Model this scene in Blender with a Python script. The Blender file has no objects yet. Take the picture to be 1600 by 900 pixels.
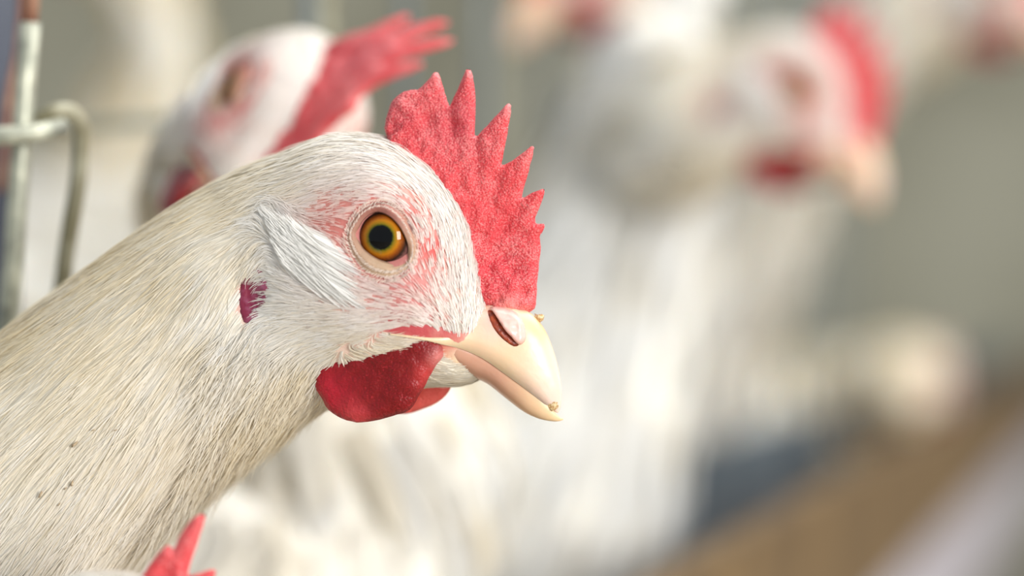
import bpy, math, random
import numpy as np
from mathutils import Vector, Matrix, noise
from mathutils.bvhtree import BVHTree
from mathutils.geometry import delaunay_2d_cdt

random.seed(7)
rng = np.random.default_rng(7)
scn = bpy.context.scene
col = scn.collection

# ------------------------------------------------------------------ camera, light, exposure
PX = 1e-4            # one photograph pixel at the head's plane, in metres
DIST = 0.444         # camera to the head's plane
CZ = 0.33            # height of the lens above the cage floor
cam_d = bpy.data.cameras.new('camera')
cam = bpy.data.objects.new('camera', cam_d); col.objects.link(cam)
cam.location = (0, -DIST, CZ); cam.rotation_euler = (math.pi / 2, 0, 0)
cam_d.lens = 100; cam_d.sensor_width = 36
cam_d.clip_start = 0.01
cam_d.dof.use_dof = True
cam_d.dof.focus_distance = DIST - 0.008
cam_d.dof.aperture_fstop = 6.3
scn.camera = cam

w = bpy.data.worlds.new('world'); scn.world = w; w.use_nodes = True
bgn = w.node_tree.nodes['Background']
bgn.inputs[0].default_value = (0.86, 0.94, 1.0, 1); bgn.inputs[1].default_value = 0.55

def area(name, loc, target, sx, sy, power, colr):
    l = bpy.data.lights.new(name, 'AREA'); l.shape = 'RECTANGLE'; l.size = sx; l.size_y = sy
    l.energy = power; l.color = colr
    o = bpy.data.objects.new(name, l); col.objects.link(o); o.location = loc
    o.rotation_euler = (Vector(target) - Vector(loc)).to_track_quat('-Z', 'Y').to_euler()
    return o
area('barn_window_daylight', (1.30, -1.45, 0.60), (0, 0, 0.34), 0.50, 0.95, 40, (1.0, 0.985, 0.96))
area('overhead_fill_light', (0.75, 0.55, 1.9), (0.1, 0.35, 0.3), 2.0, 2.0, 50, (1.0, 0.99, 0.96))  # unseen overhead lamp, added to whiten the hens behind

scn.view_settings.view_transform = 'Standard'; scn.view_settings.look = 'None'
scn.view_settings.gamma = 1; scn.view_settings.use_curve_mapping = False
scn.view_settings.exposure = 0.1

# ------------------------------------------------------------------ helpers
def lin(r, g, b):
    f = lambda v: (v / 255 / 12.92) if v / 255 <= 0.04045 else ((v / 255 + 0.055) / 1.055) ** 2.4
    return (f(r), f(g), f(b), 1.0)

def empty(name, loc, rz=0, label=None, cat=None, group=None):
    o = bpy.data.objects.new(name, None); col.objects.link(o)
    o.location = loc; o.rotation_euler = (0, 0, rz); o.empty_display_size = 0.02
    if label: o['label'] = label
    if cat: o['category'] = cat
    if group: o['group'] = group
    return o

def link(name, me, parent=None, mw=None):
    o = bpy.data.objects.new(name, me); col.objects.link(o)
    if parent is not None: o.parent = parent
    if mw is not None: o.matrix_local = mw
    return o

def make_mesh(name, verts, faces, mat, smooth=True, colors=None):
    me = bpy.data.meshes.new(name)
    me.from_pydata([tuple(v) for v in verts], [], [tuple(f) for f in faces])
    me.materials.append(mat)
    if smooth: me.polygons.foreach_set('use_smooth', [True] * len(me.polygons))
    if colors is not None:
        a = me.color_attributes.new('Col', 'FLOAT_COLOR', 'POINT')
        a.data.foreach_set('color', np.asarray(colors, dtype=np.float32).ravel())
    me.update()
    return me

def quads_mesh(name, V, F, mat, colors=None, normals=None, smooth=True):
    """fast builder for very many quads: V (n,3), F (m,4)"""
    me = bpy.data.meshes.new(name)
    me.vertices.add(len(V)); me.vertices.foreach_set('co', V.astype(np.float32).ravel())
    me.loops.add(F.size); me.loops.foreach_set('vertex_index', F.astype(np.int32).ravel())
    me.polygons.add(len(F))
    me.polygons.foreach_set('loop_start', np.arange(0, F.size, 4, dtype=np.int32))
    if smooth: me.polygons.foreach_set('use_smooth', np.ones(len(F), dtype=bool))
    me.materials.append(mat)
    if colors is not None:
        a = me.color_attributes.new('Col', 'FLOAT_COLOR', 'POINT')
        a.data.foreach_set('color', colors.astype(np.float32).ravel())
    me.update(calc_edges=True)
    if normals is not None: me.normals_split_custom_set_from_vertices(normals.astype(np.float32))
    return me

def crom(P, n, closed=False):
    """Catmull-Rom through points P (k,d), n samples per span"""
    P = np.asarray(P, float); k = len(P); out = []
    rngk = range(k) if closed else range(k - 1)
    for i in rngk:
        if closed: a, b, c, d = P[i - 1], P[i], P[(i + 1) % k], P[(i + 2) % k]
        else: a, b, c, d = P[max(i - 1, 0)], P[i], P[i + 1], P[min(i + 2, k - 1)]
        for j in range(n):
            t = j / n
            out.append(0.5 * (2 * b + (c - a) * t + (2 * a - 5 * b + 4 * c - d) * t * t + (3 * b - a - 3 * c + d) * t ** 3))
    if not closed: out.append(P[-1])
    return np.array(out)

def tube(path, rad, n=10, caps=True):
    path = [Vector(p) for p in path]; V = []; F = []
    rads = rad if hasattr(rad, '__len__') else [rad] * len(path)
    t0 = (path[1] - path[0]).normalized()
    s = t0.orthogonal().normalized()
    for i, p in enumerate(path):
        t = (path[min(i + 1, len(path) - 1)] - path[max(i - 1, 0)]).normalized()
        s = (s - t * s.dot(t)).normalized(); u = t.cross(s)
        for j in range(n):
            a = 2 * math.pi * j / n
            V.append(p + (s * math.cos(a) + u * math.sin(a)) * rads[i])
    for i in range(len(path) - 1):
        for j in range(n):
            F.append((i * n + j, i * n + (j + 1) % n, (i + 1) * n + (j + 1) % n, (i + 1) * n + j))
    if caps:
        F.append(tuple(range(n - 1, -1, -1))); F.append(tuple((len(path) - 1) * n + j for j in range(n)))
    return V, F

# ------------------------------------------------------------------ materials
def new_mat(name):
    m = bpy.data.materials.new(name); m.use_nodes = True
    nt = m.node_tree; p = nt.nodes['Principled BSDF']
    return m, nt, p, nt.nodes['Material Output']

def nd(nt, t, **kw):
    n = nt.nodes.new(t)
    for k, v in kw.items(): setattr(n, k, v)
    return n

def bumped(nt, p, scale, strength, dist=0.001, detail=4):
    tc = nd(nt, 'ShaderNodeTexCoord'); no = nd(nt, 'ShaderNodeTexNoise'); b = nd(nt, 'ShaderNodeBump')
    no.inputs['Scale'].default_value = scale; no.inputs['Detail'].default_value = detail
    b.inputs['Strength'].default_value = strength; b.inputs['Distance'].default_value = dist
    nt.links.new(tc.outputs['Object'], no.inputs['Vector'])
    nt.links.new(no.outputs['Fac'], b.inputs['Height']); nt.links.new(b.outputs['Normal'], p.inputs['Normal'])
    return tc, no, b

def feather_mat(name, transl=0.28):
    m, nt, p, out = new_mat(name)
    at = nd(nt, 'ShaderNodeAttribute', attribute_name='Col')
    p.inputs['Roughness'].default_value = 0.55; p.inputs['Specular IOR Level'].default_value = 0.3
    nt.links.new(at.outputs['Color'], p.inputs['Base Color'])
    tr = nd(nt, 'ShaderNodeBsdfTranslucent'); nt.links.new(at.outputs['Color'], tr.inputs['Color'])
    mx = nd(nt, 'ShaderNodeMixShader'); mx.inputs[0].default_value = transl
    nt.links.new(p.outputs[0], mx.inputs[1]); nt.links.new(tr.outputs[0], mx.inputs[2])
    nt.links.new(mx.outputs[0], out.inputs['Surface'])
    return m
M_FEATHER = feather_mat('white_feather', 0.36)

def skin_mat():
    m, nt, p, out = new_mat('hen_skin')
    at = nd(nt, 'ShaderNodeAttribute', attribute_name='Col')
    p.inputs['Roughness'].default_value = 0.6
    p.inputs['Subsurface Weight'].default_value = 0.15; p.inputs['Subsurface Radius'].default_value = (1, 0.5, 0.35)
    p.inputs['Subsurface Scale'].default_value = 0.001
    nt.links.new(at.outputs['Color'], p.inputs['Base Color'])
    bumped(nt, p, 900, 0.5, 0.0004)
    return m
M_SKIN = skin_mat()

def flesh_mat(name, deep, pale, sss=0.3, rough=0.42, grain=2600, bump=0.55, fac=(0.46, 0.72)):
    """warty red skin of comb and wattles: pale papillae on red"""
    m, nt, p, out = new_mat(name)
    tc = nd(nt, 'ShaderNodeTexCoord')
    n1 = nd(nt, 'ShaderNodeTexNoise'); n1.inputs['Scale'].default_value = grain; n1.inputs['Detail'].default_value = 2
    n2 = nd(nt, 'ShaderNodeTexNoise'); n2.inputs['Scale'].default_value = grain / 16; n2.inputs['Detail'].default_value = 3
    vo = nd(nt, 'ShaderNodeTexVoronoi'); vo.inputs['Scale'].default_value = grain * 0.55
    for n in (n1, n2, vo): nt.links.new(tc.outputs['Object'], n.inputs['Vector'])
    add = nd(nt, 'ShaderNodeMath', operation='ADD'); mul = nd(nt, 'ShaderNodeMath', operation='MULTIPLY')
    add.operation = 'MULTIPLY_ADD'; add.inputs[1].default_value = 0.7
    nt.links.new(n1.outputs['Fac'], add.inputs[0]); nt.links.new(mul.outputs[0], add.inputs[2])
    nt.links.new(n2.outputs['Fac'], mul.inputs[0]); mul.inputs[1].default_value = 0.3
    rp = nd(nt, 'ShaderNodeValToRGB')
    rp.color_ramp.elements[0].position = fac[0]; rp.color_ramp.elements[0].color = (0, 0, 0, 1)
    rp.color_ramp.elements[1].position = fac[1]; rp.color_ramp.elements[1].color = (1, 1, 1, 1)
    nt.links.new(add.outputs[0], rp.inputs[0])
    at = nd(nt, 'ShaderNodeAttribute', attribute_name='Col')
    mx = nd(nt, 'ShaderNodeMix', data_type='RGBA'); mx.inputs[7].default_value = pale
    nt.links.new(rp.outputs[0], mx.inputs[0]); nt.links.new(at.outputs['Color'], mx.inputs[6])
    nt.links.new(mx.outputs[2], p.inputs['Base Color'])
    p.inputs['Roughness'].default_value = rough; p.inputs['Specular IOR Level'].default_value = 0.4
    p.inputs['Subsurface Weight'].default_value = sss; p.inputs['Subsurface Radius'].default_value = (1, 0.25, 0.2)
    p.inputs['Subsurface Scale'].default_value = 0.0012
    b = nd(nt, 'ShaderNodeBump'); b.inputs['Strength'].default_value = bump; b.inputs['Distance'].default_value = 0.0003
    ad2 = nd(nt, 'ShaderNodeMath', operation='SUBTRACT')
    nt.links.new(n1.outputs['Fac'], ad2.inputs[0]); nt.links.new(vo.outputs['Distance'], ad2.inputs[1])
    nt.links.new(ad2.outputs[0], b.inputs['Height']); nt.links.new(b.outputs['Normal'], p.inputs['Normal'])
    return m
M_COMB = flesh_mat('comb_flesh', None, lin(238, 142, 140), grain=4200, bump=0.7, fac=(0.46, 0.68))
M_WATTLE = flesh_mat('wattle_flesh', None, lin(196, 40, 54), grain=3800, rough=0.36, bump=0.4, fac=(0.57, 0.78))
M_LOBE = flesh_mat('earlobe_flesh', None, lin(156, 90, 116), grain=700, rough=0.3, bump=0.6)

def horn_mat():
    m, nt, p, out = new_mat('beak_horn')
    at = nd(nt, 'ShaderNodeAttribute', attribute_name='Col')
    tc, no, b = bumped(nt, p, 500, 0.25, 0.0003)
    hs = nd(nt, 'ShaderNodeMix', data_type='RGBA', blend_type='MULTIPLY'); hs.inputs[0].default_value = 0.25
    nt.links.new(at.outputs['Color'], hs.inputs[6])
    rp = nd(nt, 'ShaderNodeValToRGB'); rp.color_ramp.elements[0].color = (0.7, 0.6, 0.5, 1)
    nt.links.new(no.outputs['Fac'], rp.inputs[0]); nt.links.new(rp.outputs[0], hs.inputs[7])
    nt.links.new(hs.outputs[2], p.inputs['Base Color'])
    p.inputs['Roughness'].default_value = 0.33
    p.inputs['Subsurface Weight'].default_value = 0.35; p.inputs['Subsurface Radius'].default_value = (1, 0.55, 0.35)
    p.inputs['Subsurface Scale'].default_value = 0.0015
    return m
M_HORN = horn_mat()

def plain(name, c, rough=0.5, metal=0.0, noise_scale=None, c2=None, bump=0.0, bdist=0.0005):
    m, nt, p, out = new_mat(name)
    p.inputs['Base Color'].default_value = c; p.inputs['Roughness'].default_value = rough
    p.inputs['Metallic'].default_value = metal
    if noise_scale:
        tc, no, b = bumped(nt, p, noise_scale, bump, bdist)
        rp = nd(nt, 'ShaderNodeValToRGB')
        rp.color_ramp.elements[0].position = 0.38; rp.color_ramp.elements[0].color = c
        rp.color_ramp.elements[1].position = 0.66; rp.color_ramp.elements[1].color = c2 or c
        nt.links.new(no.outputs['Fac'], rp.inputs[0]); nt.links.new(rp.outputs[0], p.inputs['Base Color'])
    return m
M_NOSTRIL = plain('nostril_slit_dark', lin(120, 40, 18), 0.4, noise_scale=1200, c2=lin(170, 70, 30), bump=0.4)  # dark brown stands in for the shade of a recessed slit
M_CRUMB = plain('feed_crumb', lin(176, 136, 84), 0.8, noise_scale=2500, c2=lin(226, 204, 160), bump=0.6)
M_DIRT = plain('dirt_fleck', lin(160, 134, 104), 0.9, noise_scale=1500, c2=lin(196, 176, 146), bump=0.5)
M_LEG = plain('leg_scale', lin(214, 176, 96), 0.5, noise_scale=300, c2=lin(228, 200, 130), bump=0.5, bdist=0.001)
M_WIRE = plain('galvanised_wire', lin(124, 126, 114), 0.42, 0.3, 140, lin(196, 196, 176), 0.3)
M_WIRE_RUST = plain('rusty_wire', lin(128, 84, 66), 0.7, 0.1, 260, lin(170, 130, 104), 0.5)
M_WIRE_OLD = plain('weathered_wire', lin(120, 114, 88), 0.5, 0.2, 160, lin(160, 156, 134), 0.4)
M_POST = plain('dark_steel', lin(44, 48, 60), 0.6, 0.2, 30, lin(60, 64, 76), 0.2)
M_WALL = plain('limewashed_wall', lin(138, 134, 116), 0.9, 0, 4, lin(170, 166, 148), 0.3, 0.01)
M_FLOOR = plain('concrete_floor', lin(150, 142, 128), 0.9, 0, 9, lin(176, 168, 152), 0.4, 0.01)
M_TROUGH = plain('galvanised_sheet', lin(104, 118, 126), 0.45, 0.3, 14, lin(140, 152, 160), 0.15, 0.002)
M_TROUGH_OUT = plain('lit_galvanised_sheet', lin(186, 178, 186), 0.5, 0.1, 10, lin(205, 198, 204), 0.1, 0.002)  # galvanised too; the light on the outer face is put into its colour
M_BOARD = plain('brown_board', lin(86, 64, 32), 0.75, 0, 22, lin(116, 90, 52), 0.4, 0.002)
M_FEED = plain('poultry_mash', lin(150, 116, 92), 0.95, 0, 160, lin(186, 150, 124), 0.9, 0.003)

def eye_mat():
    m, nt, p, out = new_mat('hen_eye')
    tc = nd(nt, 'ShaderNodeTexCoord'); sp = nd(nt, 'ShaderNodeSeparateXYZ')
    nt.links.new(tc.outputs['Generated'], sp.inputs[0])
    # mesh is built with the gaze along -y; Generated y = 0 at the pupil
    sub = nd(nt, 'ShaderNodeVectorMath', operation='SUBTRACT'); sub.inputs[1].default_value = (0.5, 0.0, 0.5)
    nt.links.new(tc.outputs['Generated'], sub.inputs[0])
    mulv = nd(nt, 'ShaderNodeVectorMath', operation='MULTIPLY'); mulv.inputs[1].default_value = (2, 0, 2)
    nt.links.new(sub.outputs[0], mulv.inputs[0])
    ln = nd(nt, 'ShaderNodeVectorMath', operation='LENGTH'); nt.links.new(mulv.outputs[0], ln.inputs[0])
    no = nd(nt, 'ShaderNodeTexNoise'); no.inputs['Scale'].default_value = 26; nt.links.new(tc.outputs['Generated'], no.inputs['Vector'])
    ma = nd(nt, 'ShaderNodeMath', operation='MULTIPLY_ADD'); ma.inputs[1].default_value = 0.06
    nt.links.new(no.outputs['Fac'], ma.inputs[0]); nt.links.new(ln.outputs['Value'], ma.inputs[2])
    rp = nd(nt, 'ShaderNodeValToRGB'); r = rp.color_ramp
    stops = [(0.0, (2, 2, 4)), (0.385, (3, 3, 4)), (0.41, (66, 70, 10)), (0.46, (128, 102, 10)), (0.55, (176, 110, 8)),
             (0.64, (140, 70, 6)), (0.72, (84, 38, 6)), (0.76, (34, 20, 14)), (0.79, (58, 36, 30)), (0.83, (104, 70, 66)), (1.0, (130, 92, 88))]
    while len(r.elements) < len(stops): r.elements.new(0.5)
    for e, (pos, c) in zip(r.elements, stops): e.position = pos; e.color = lin(*c)
    nt.links.new(ma.outputs[0], rp.inputs[0]); nt.links.new(rp.outputs[0], p.inputs['Base Color'])
    p.inputs['Roughness'].default_value = 0.5; p.inputs['Specular IOR Level'].default_value = 0.0
    p.inputs['Coat Weight'].default_value = 1.0; p.inputs['Coat Roughness'].default_value = 0.015; p.inputs['Coat IOR'].default_value = 1.33
    return m
M_EYE = eye_mat()

# ------------------------------------------------------------------ the setting
def box_v(x0, x1, y0, y1, z0, z1):
    return [(x0, y0, z0), (x1, y0, z0), (x1, y1, z0), (x0, y1, z0), (x0, y0, z1), (x1, y0, z1), (x1, y1, z1), (x0, y1, z1)], \
           [(0, 3, 2, 1), (4, 5, 6, 7), (0, 1, 5, 4), (1, 2, 6, 5), (2, 3, 7, 6), (3, 0, 4, 7)]
def struct(name, v, f, m):
    o = link(name, make_mesh(name, v, f, m, False)); o['kind'] = 'structure'; return o
struct('floor', *box_v(-1.6, 2.4, -1.2, 3.3, -0.04, 0.0), M_FLOOR)
struct('wall_back', *box_v(-1.6, 2.4, 3.2, 3.3, 0.0, 2.2), M_WALL)

# the cage front runs away from us to the right: points on it are ROW(y)
ROWK = 0.2358
def row_x(y): return -0.084 + (y - 0.045) * ROWK
rowdir = Vector((ROWK, 1, 0)).normalized(); rowout = Vector((1, -ROWK, 0)).normalized()

# ------------------------------------------------------------------ head geometry in photograph pixels -> head-local metres
YAW = math.radians(11)
CY, SY = math.cos(YAW), math.sin(YAW)
EX, EY = 597.0, 371.0
OX, OZ = (EX - 800) * PX, (450 - EY) * PX
def seen(px, py, wpx=0.0):
    """local (u, -w, v) of the point that shows at px,py and lies w pixels to the near side of the head's middle"""
    wm = wpx * PX; k = (px - 800) * PX
    u = (k * (1 - wm * CY / DIST) + wm * SY - OX) / (CY + k * SY / DIST)
    y = -u * SY - wm * CY
    v = (450 - py) * PX * (DIST + y) / DIST - OZ
    return np.array((u, -wm, v))
def to_px(P):
    """inverse for arrays of local points (far side is read as its mirror image)"""
    P = np.atleast_2d(P); u = P[:, 0]; wm = np.abs(P[:, 1]); v = P[:, 2]
    x = u * CY - wm * SY; y = -u * SY - wm * CY
    s = DIST / (DIST + y)
    return np.stack((800 + (x + OX) * s / PX, 450 - (v + OZ) * s / PX), 1)

# stations of the head and neck: top, bottom (photograph pixels), half width in pixels
ST = [((-170, 660), (40, 1180), 240), ((-20, 546), (180, 930), 196), ((105, 450), (285, 806), 172), ((215, 368), (362, 735), 152),
      ((310, 303), (428, 688), 138), ((392, 264), (486, 648), 131), ((462, 237), (540, 622), 135), ((522, 214), (588, 612), 142),
      ((580, 214), (630, 606), 144), ((630, 229), (668, 603), 138), ((676, 262), (698, 602), 122), ((711, 300), (722, 600), 103),
      ((734, 345), (740, 596), 85), ((747, 400), (753, 590), 70), ((757, 452), (768, 584), 57), ((772, 492), (782, 574), 44)]
def px_station(T, B, hw):
    t = seen(*T); b = seen(*B)
    return (t + b) / 2, (t - b) / 2, np.array((0, -hw * PX, 0))
HEADST = [px_station(*s) for s in ST]

def gauss(p, cx, cy, r): return np.exp(-(((p[:, 0] - cx) ** 2 + (p[:, 1] - cy) ** 2) / (r * r)))

BODYT = [(-0.215, 0.095, 0.006, 0.016, 25), (-0.18, 0.068, 0.028, 0.034, 25), (-0.13, 0.03, 0.054, 0.055, 15), (-0.06, 0.0, 0.074, 0.07, 5),
         (0.01, -0.008, 0.08, 0.072, -5), (0.06, 0.006, 0.070, 0.062, -25), (0.098, 0.036, 0.051, 0.048, -45)]
def body_stations(loc, yaw, k=1.0):
    R = Matrix.Rotation(yaw, 3, 'Z'); L = Vector(loc); out = []
    for x, z, hz, hy, tilt in BODYT:
        a = math.radians(tilt)
        out.append((np.array(L + R @ Vector((x * k, 0, z * k))), np.array(R @ Vector((math.sin(a), 0, math.cos(a)))) * hz * k,
                    np.array(R @ Vector((0, -1, 0))) * hy * k))
    return out

def loft(stations, sub, nseg, power=2.15):
    C = crom([s[0] for s in stations], sub); U = crom([s[1] for s in stations], sub); S = crom([s[2] for s in stations], sub)
    a = np.linspace(0, 2 * np.pi, nseg, endpoint=False)
    ca, sa = np.cos(a), np.sin(a)
    e = 2 / power
    ca = np.sign(ca) * np.abs(ca) ** e; sa = np.sign(sa) * np.abs(sa) ** e
    V = C[:, None, :] + U[:, None, :] * ca[None, :, None] + S[:, None, :] * sa[None, :, None]
    n = len(C); F = []
    for i in range(n - 1):
        for j in range(nseg):
            F.append((i * nseg + j, i * nseg + (j + 1) % nseg, (i + 1) * nseg + (j + 1) % nseg, (i + 1) * nseg + j))
    V = V.reshape(-1, 3)
    F.append(tuple(range(nseg - 1, -1, -1))); F.append(tuple((n - 1) * nseg + j for j in range(nseg)))
    return V, F, C

def head_shape(V, C0=None):
    """bulges and hollows of a hen's head, on vertices in head-local metres"""
    p = to_px(V); s = np.sign(V[:, 1])
    d = (-26 * gauss(p, 597, 372, 46) + 10 * gauss(p, 590, 292, 42) + 8 * gauss(p, 650, 320, 40) + 13 * gauss(p, 480, 430, 70)
         + 8 * gauss(p, 560, 500, 60) - 15 * gauss(p, 393, 462, 26) - 8 * gauss(p, 690, 430, 40) + 9 * gauss(p, 640, 470, 40)
         + 9 * gauss(p, 330, 430, 50) + 6 * gauss(p, 420, 590, 50))
    V = V.copy(); V[:, 1] += s * d * PX * np.clip(np.abs(V[:, 1]) / (60 * PX), 0, 1)
    return V

C_CREAM = np.array(lin(242, 232, 212)); C_WHITE = np.array(lin(238, 230, 216)); C_PINK = np.array(lin(214, 150, 140))
C_RED = np.array(lin(206, 74, 68)); C_TAN = np.array(lin(206, 178, 128))
def skin_color(p):
    c = np.tile(C_CREAM, (len(p), 1))
    def mixin(cc, f):
        nonlocal c
        f = np.clip(f, 0, 1)[:, None]; c = c * (1 - f) + cc * f
    mixin(np.array(lin(228, 196, 180)), 1.6 * gauss(p, 600, 420, 170))
    mixin(C_PINK, 1.3 * gauss(p, 590, 385, 95))
    mixin(np.array(lin(176, 100, 90)), 1.3 * gauss(p, 522, 345, 40)); mixin(np.array(lin(190, 112, 104)), 1.0 * gauss(p, 590, 360, 90)); mixin(np.array(lin(190, 118, 112)), 1.2 * gauss(p, 640, 455, 60))
    mixin(C_RED, 1.1 * gauss(p, 676, 388, 24)); mixin(C_RED, 0.7 * gauss(p, 655, 335, 18)); mixin(C_RED, 0.4 * gauss(p, 585, 312, 20))
    mixin(np.array(lin(186, 72, 78)), 1.6 * gauss(p, 655, 512, 26)); mixin(np.array(lin(186, 72, 78)), 1.6 * gauss(p, 620, 512, 20))
    mixin(np.array(lin(186, 72, 78)), 1.5 * gauss(p, 705, 526, 24)); mixin(np.array(lin(188, 46, 46)), 1.6 * gauss(p, 680, 552, 20))
    mixin(np.array(lin(220, 130, 120)), 1.3 * gauss(p, 745, 510, 26))
    mixin(np.array(lin(196, 120, 116)), 1.2 * gauss(p, 395, 460, 40))
    mixin(np.array(lin(226, 196, 160)), 1.2 * gauss(p, 720, 585, 40))
    return c

# ------------------------------------------------------------------ flat fleshy shapes (comb, wattles): outline filled and swollen to real thickness
def inflate(name, outline, wc, thick, mat, colfn, grid=6.0, rnd=14.0, sub=3, rough=1.2, local=None, sway=None, warts=0.0):
    """outline in px; wc: side offset of the middle in px; thick(px array)->half thickness in px; local(px,py,w)->xyz"""
    O = crom(outline, sub, True)
    if rough:
        t = rng.normal(0, rough * 0.4, O.shape); O = O + t
    n = len(O)
    x0, y0 = O.min(0); x1, y1 = O.max(0)
    gx, gy = np.meshgrid(np.arange(x0 + grid / 2, x1, grid), np.arange(y0 + grid / 2, y1, grid))
    gx = gx + (np.arange(gx.shape[0]) % 2)[:, None] * grid / 2
    G = np.stack((gx.ravel(), gy.ravel()), 1) + rng.uniform(-0.2, 0.2, (gx.size, 2)) * grid
    def dist(P):
        A = O; B = np.roll(O, -1, 0); AB = B - A
        t = np.clip(((P[:, None] - A) * AB).sum(2) / np.maximum((AB ** 2).sum(1), 1e-9), 0, 1)
        return np.sqrt((((A + t[..., None] * AB) - P[:, None]) ** 2).sum(2)).min(1)
    def inside(P):
        A = O; B = np.roll(O, -1, 0); r = np.zeros(len(P), bool)
        for a, b in zip(A, B):
            c = ((a[1] > P[:, 1]) != (b[1] > P[:, 1])) & (P[:, 0] < (b[0] - a[0]) * (P[:, 1] - a[1]) / (b[1] - a[1] + 1e-12) + a[0])
            r ^= c
        return r
    G = G[inside(G)]; G = G[dist(G) > grid * 0.45]
    pts = [Vector(p) for p in np.vstack((O, G))]
    res = delaunay_2d_cdt(pts, [(i, (i + 1) % n) for i in range(n)], [], 1, 1e-4)
    P = np.array([tuple(v) for v in res[0]]); F = [tuple(f) for f in res[2]]
    d = dist(P); edge = d < 1e-2
    q = np.clip(d / rnd, 0, 1); T = thick(P) * np.sqrt(np.maximum(1 - (1 - q) ** 2, 0))
    nz = np.array([noise.noise(Vector((p[0] / 17, p[1] / 17, wc / 9))) + 0.6 * noise.noise(Vector((p[0] / 6, p[1] / 6, 3.1))) for p in P])
    T = np.where(edge, 0, T * (1 + 0.22 * nz) + warts * np.clip(nz, -1, 1) * q)
    W = wc + (sway(P) if sway is not None else 0)
    W = W * np.ones(len(P))
    loc = local or seen
    V = []; idx_n = []; idx_f = []; cols = []
    cc = colfn(P)
    for i in range(len(P)):
        base = loc(P[i, 0], P[i, 1], W[i])
        a = np.array((base[0], base[1] - T[i] * PX, base[2])); idx_n.append(len(V)); V.append(a); cols.append(cc[i])
        if edge[i]: idx_f.append(idx_n[-1])
        else:
            idx_f.append(len(V)); V.append(np.array((base[0], base[1] + T[i] * PX, base[2]))); cols.append(cc[i])
    faces = []
    for f in F:
        a = [P[i] for i in f]
        ar = sum(a[i][0] * a[(i + 1) % len(f)][1] - a[(i + 1) % len(f)][0] * a[i][1] for i in range(len(f)))
        f = f if ar < 0 else f[::-1]                     # pixel y runs downwards
        faces.append(tuple(idx_n[i] for i in f))
        faces.append(tuple(idx_f[i] for i in reversed(f)))
    return make_mesh(name, V, faces, mat, True, cols)

COMB = [(604, 212), (602, 198), (605, 180), (613, 160), (627, 146), (642, 141), (653, 140), (664, 131), (673, 120), (679, 113), (686, 117), (693, 138),
        (699, 158), (703, 165), (709, 153), (718, 133), (727, 113), (732, 108), (737, 113), (741, 133), (743, 160), (743, 196), (743, 213), (756, 202), (773, 184),
        (790, 165), (797, 163), (798, 176), (793, 209), (787, 240), (784, 258), (800, 251), (818, 238), (829, 229), (834, 231), (831, 249), (824, 276),
        (816, 308), (831, 302), (846, 296), (851, 299), (845, 320), (836, 348), (850, 350), (849, 360), (843, 371), (845, 387), (842, 413), (840, 436),
        (838, 462), (835, 482), (815, 492), (785, 490), (755, 478), (728, 450), (716, 400), (706, 350), (684, 310), (650, 282), (618, 250)]
def comb_thick(P):
    # thick where it grows out of the skull, thin at the teeth
    base = np.array([(604, 215), (640, 245), (690, 285), (725, 330), (742, 390), (752, 450), (790, 488)], float)
    d = np.sqrt(((P[:, None] - crom(base, 6)[None]) ** 2).sum(2)).min(1)
    t = 9 + 26 * np.exp(-(d / 42) ** 1.3)
    t += 10 * gauss(P, 800, 445, 34) - 12 * gauss(P, 822, 455, 10) - 8 * gauss(P, 806, 425, 10) - 7 * gauss(P, 790, 400, 9)
    t += 7 * gauss(P, 640, 180, 26) - 6 * gauss(P, 672, 188, 14) + 4 * gauss(P, 730, 180, 14) - 4 * gauss(P, 704, 200, 10)
    # the folds run from each notch down to the base
    for (ax, ay), (bx, by) in (((703, 175), (720, 245)), ((745, 220), (748, 290)), ((785, 262), (770, 330)), ((815, 312), (785, 370))):
        A = np.array((ax, ay), float); B = np.array((bx, by), float); AB = B - A
        tt = np.clip(((P - A) @ AB) / (AB @ AB), 0, 1)
        dd = np.sqrt(((A + tt[:, None] * AB - P) ** 2).sum(1)); t -= 4.5 * np.exp(-(dd / 8) ** 2) * (1 - 0.6 * tt)
    return np.maximum(t, 5)
def comb_color(P):
    c = np.tile(np.array(lin(216, 62, 68)), (len(P), 1))
    def mixin(cc, f):
        nonlocal c
        f = np.clip(f, 0, 1)[:, None]; c = c * (1 - f) + np.array(lin(*cc)) * f
    mixin((206, 44, 58), 1.0 * gauss(P, 790, 430, 60)); mixin((182, 44, 56), 0.9 * gauss(P, 625, 185, 40)); mixin((198, 70, 80), 0.8 * gauss(P, 720, 190, 60))
    mixin((232, 130, 130), 0.8 * gauss(P, 735, 112, 14)); mixin((232, 130, 130), 0.8 * gauss(P, 797, 166, 14)); mixin((232, 130, 130), 0.8 * gauss(P, 679, 114, 12))
    mixin((226, 96, 96), 0.7 * gauss(P, 840, 240, 30)); mixin((236, 150, 140), 0.9 * gauss(P, 800, 486, 22))
    return c
ME_COMB = inflate('comb', COMB, 0, comb_thick, M_COMB, comb_color, grid=4.5, rnd=16, warts=1.2, rough=1.0,
                  sway=lambda P: 7 * np.sin((P[:, 1] - 120) / 62.0) * np.clip((P[:, 1] - 100) / 120, 0, 1) * np.exp(-((P[:, 0] - 800) / 90.0) ** 2))

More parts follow.
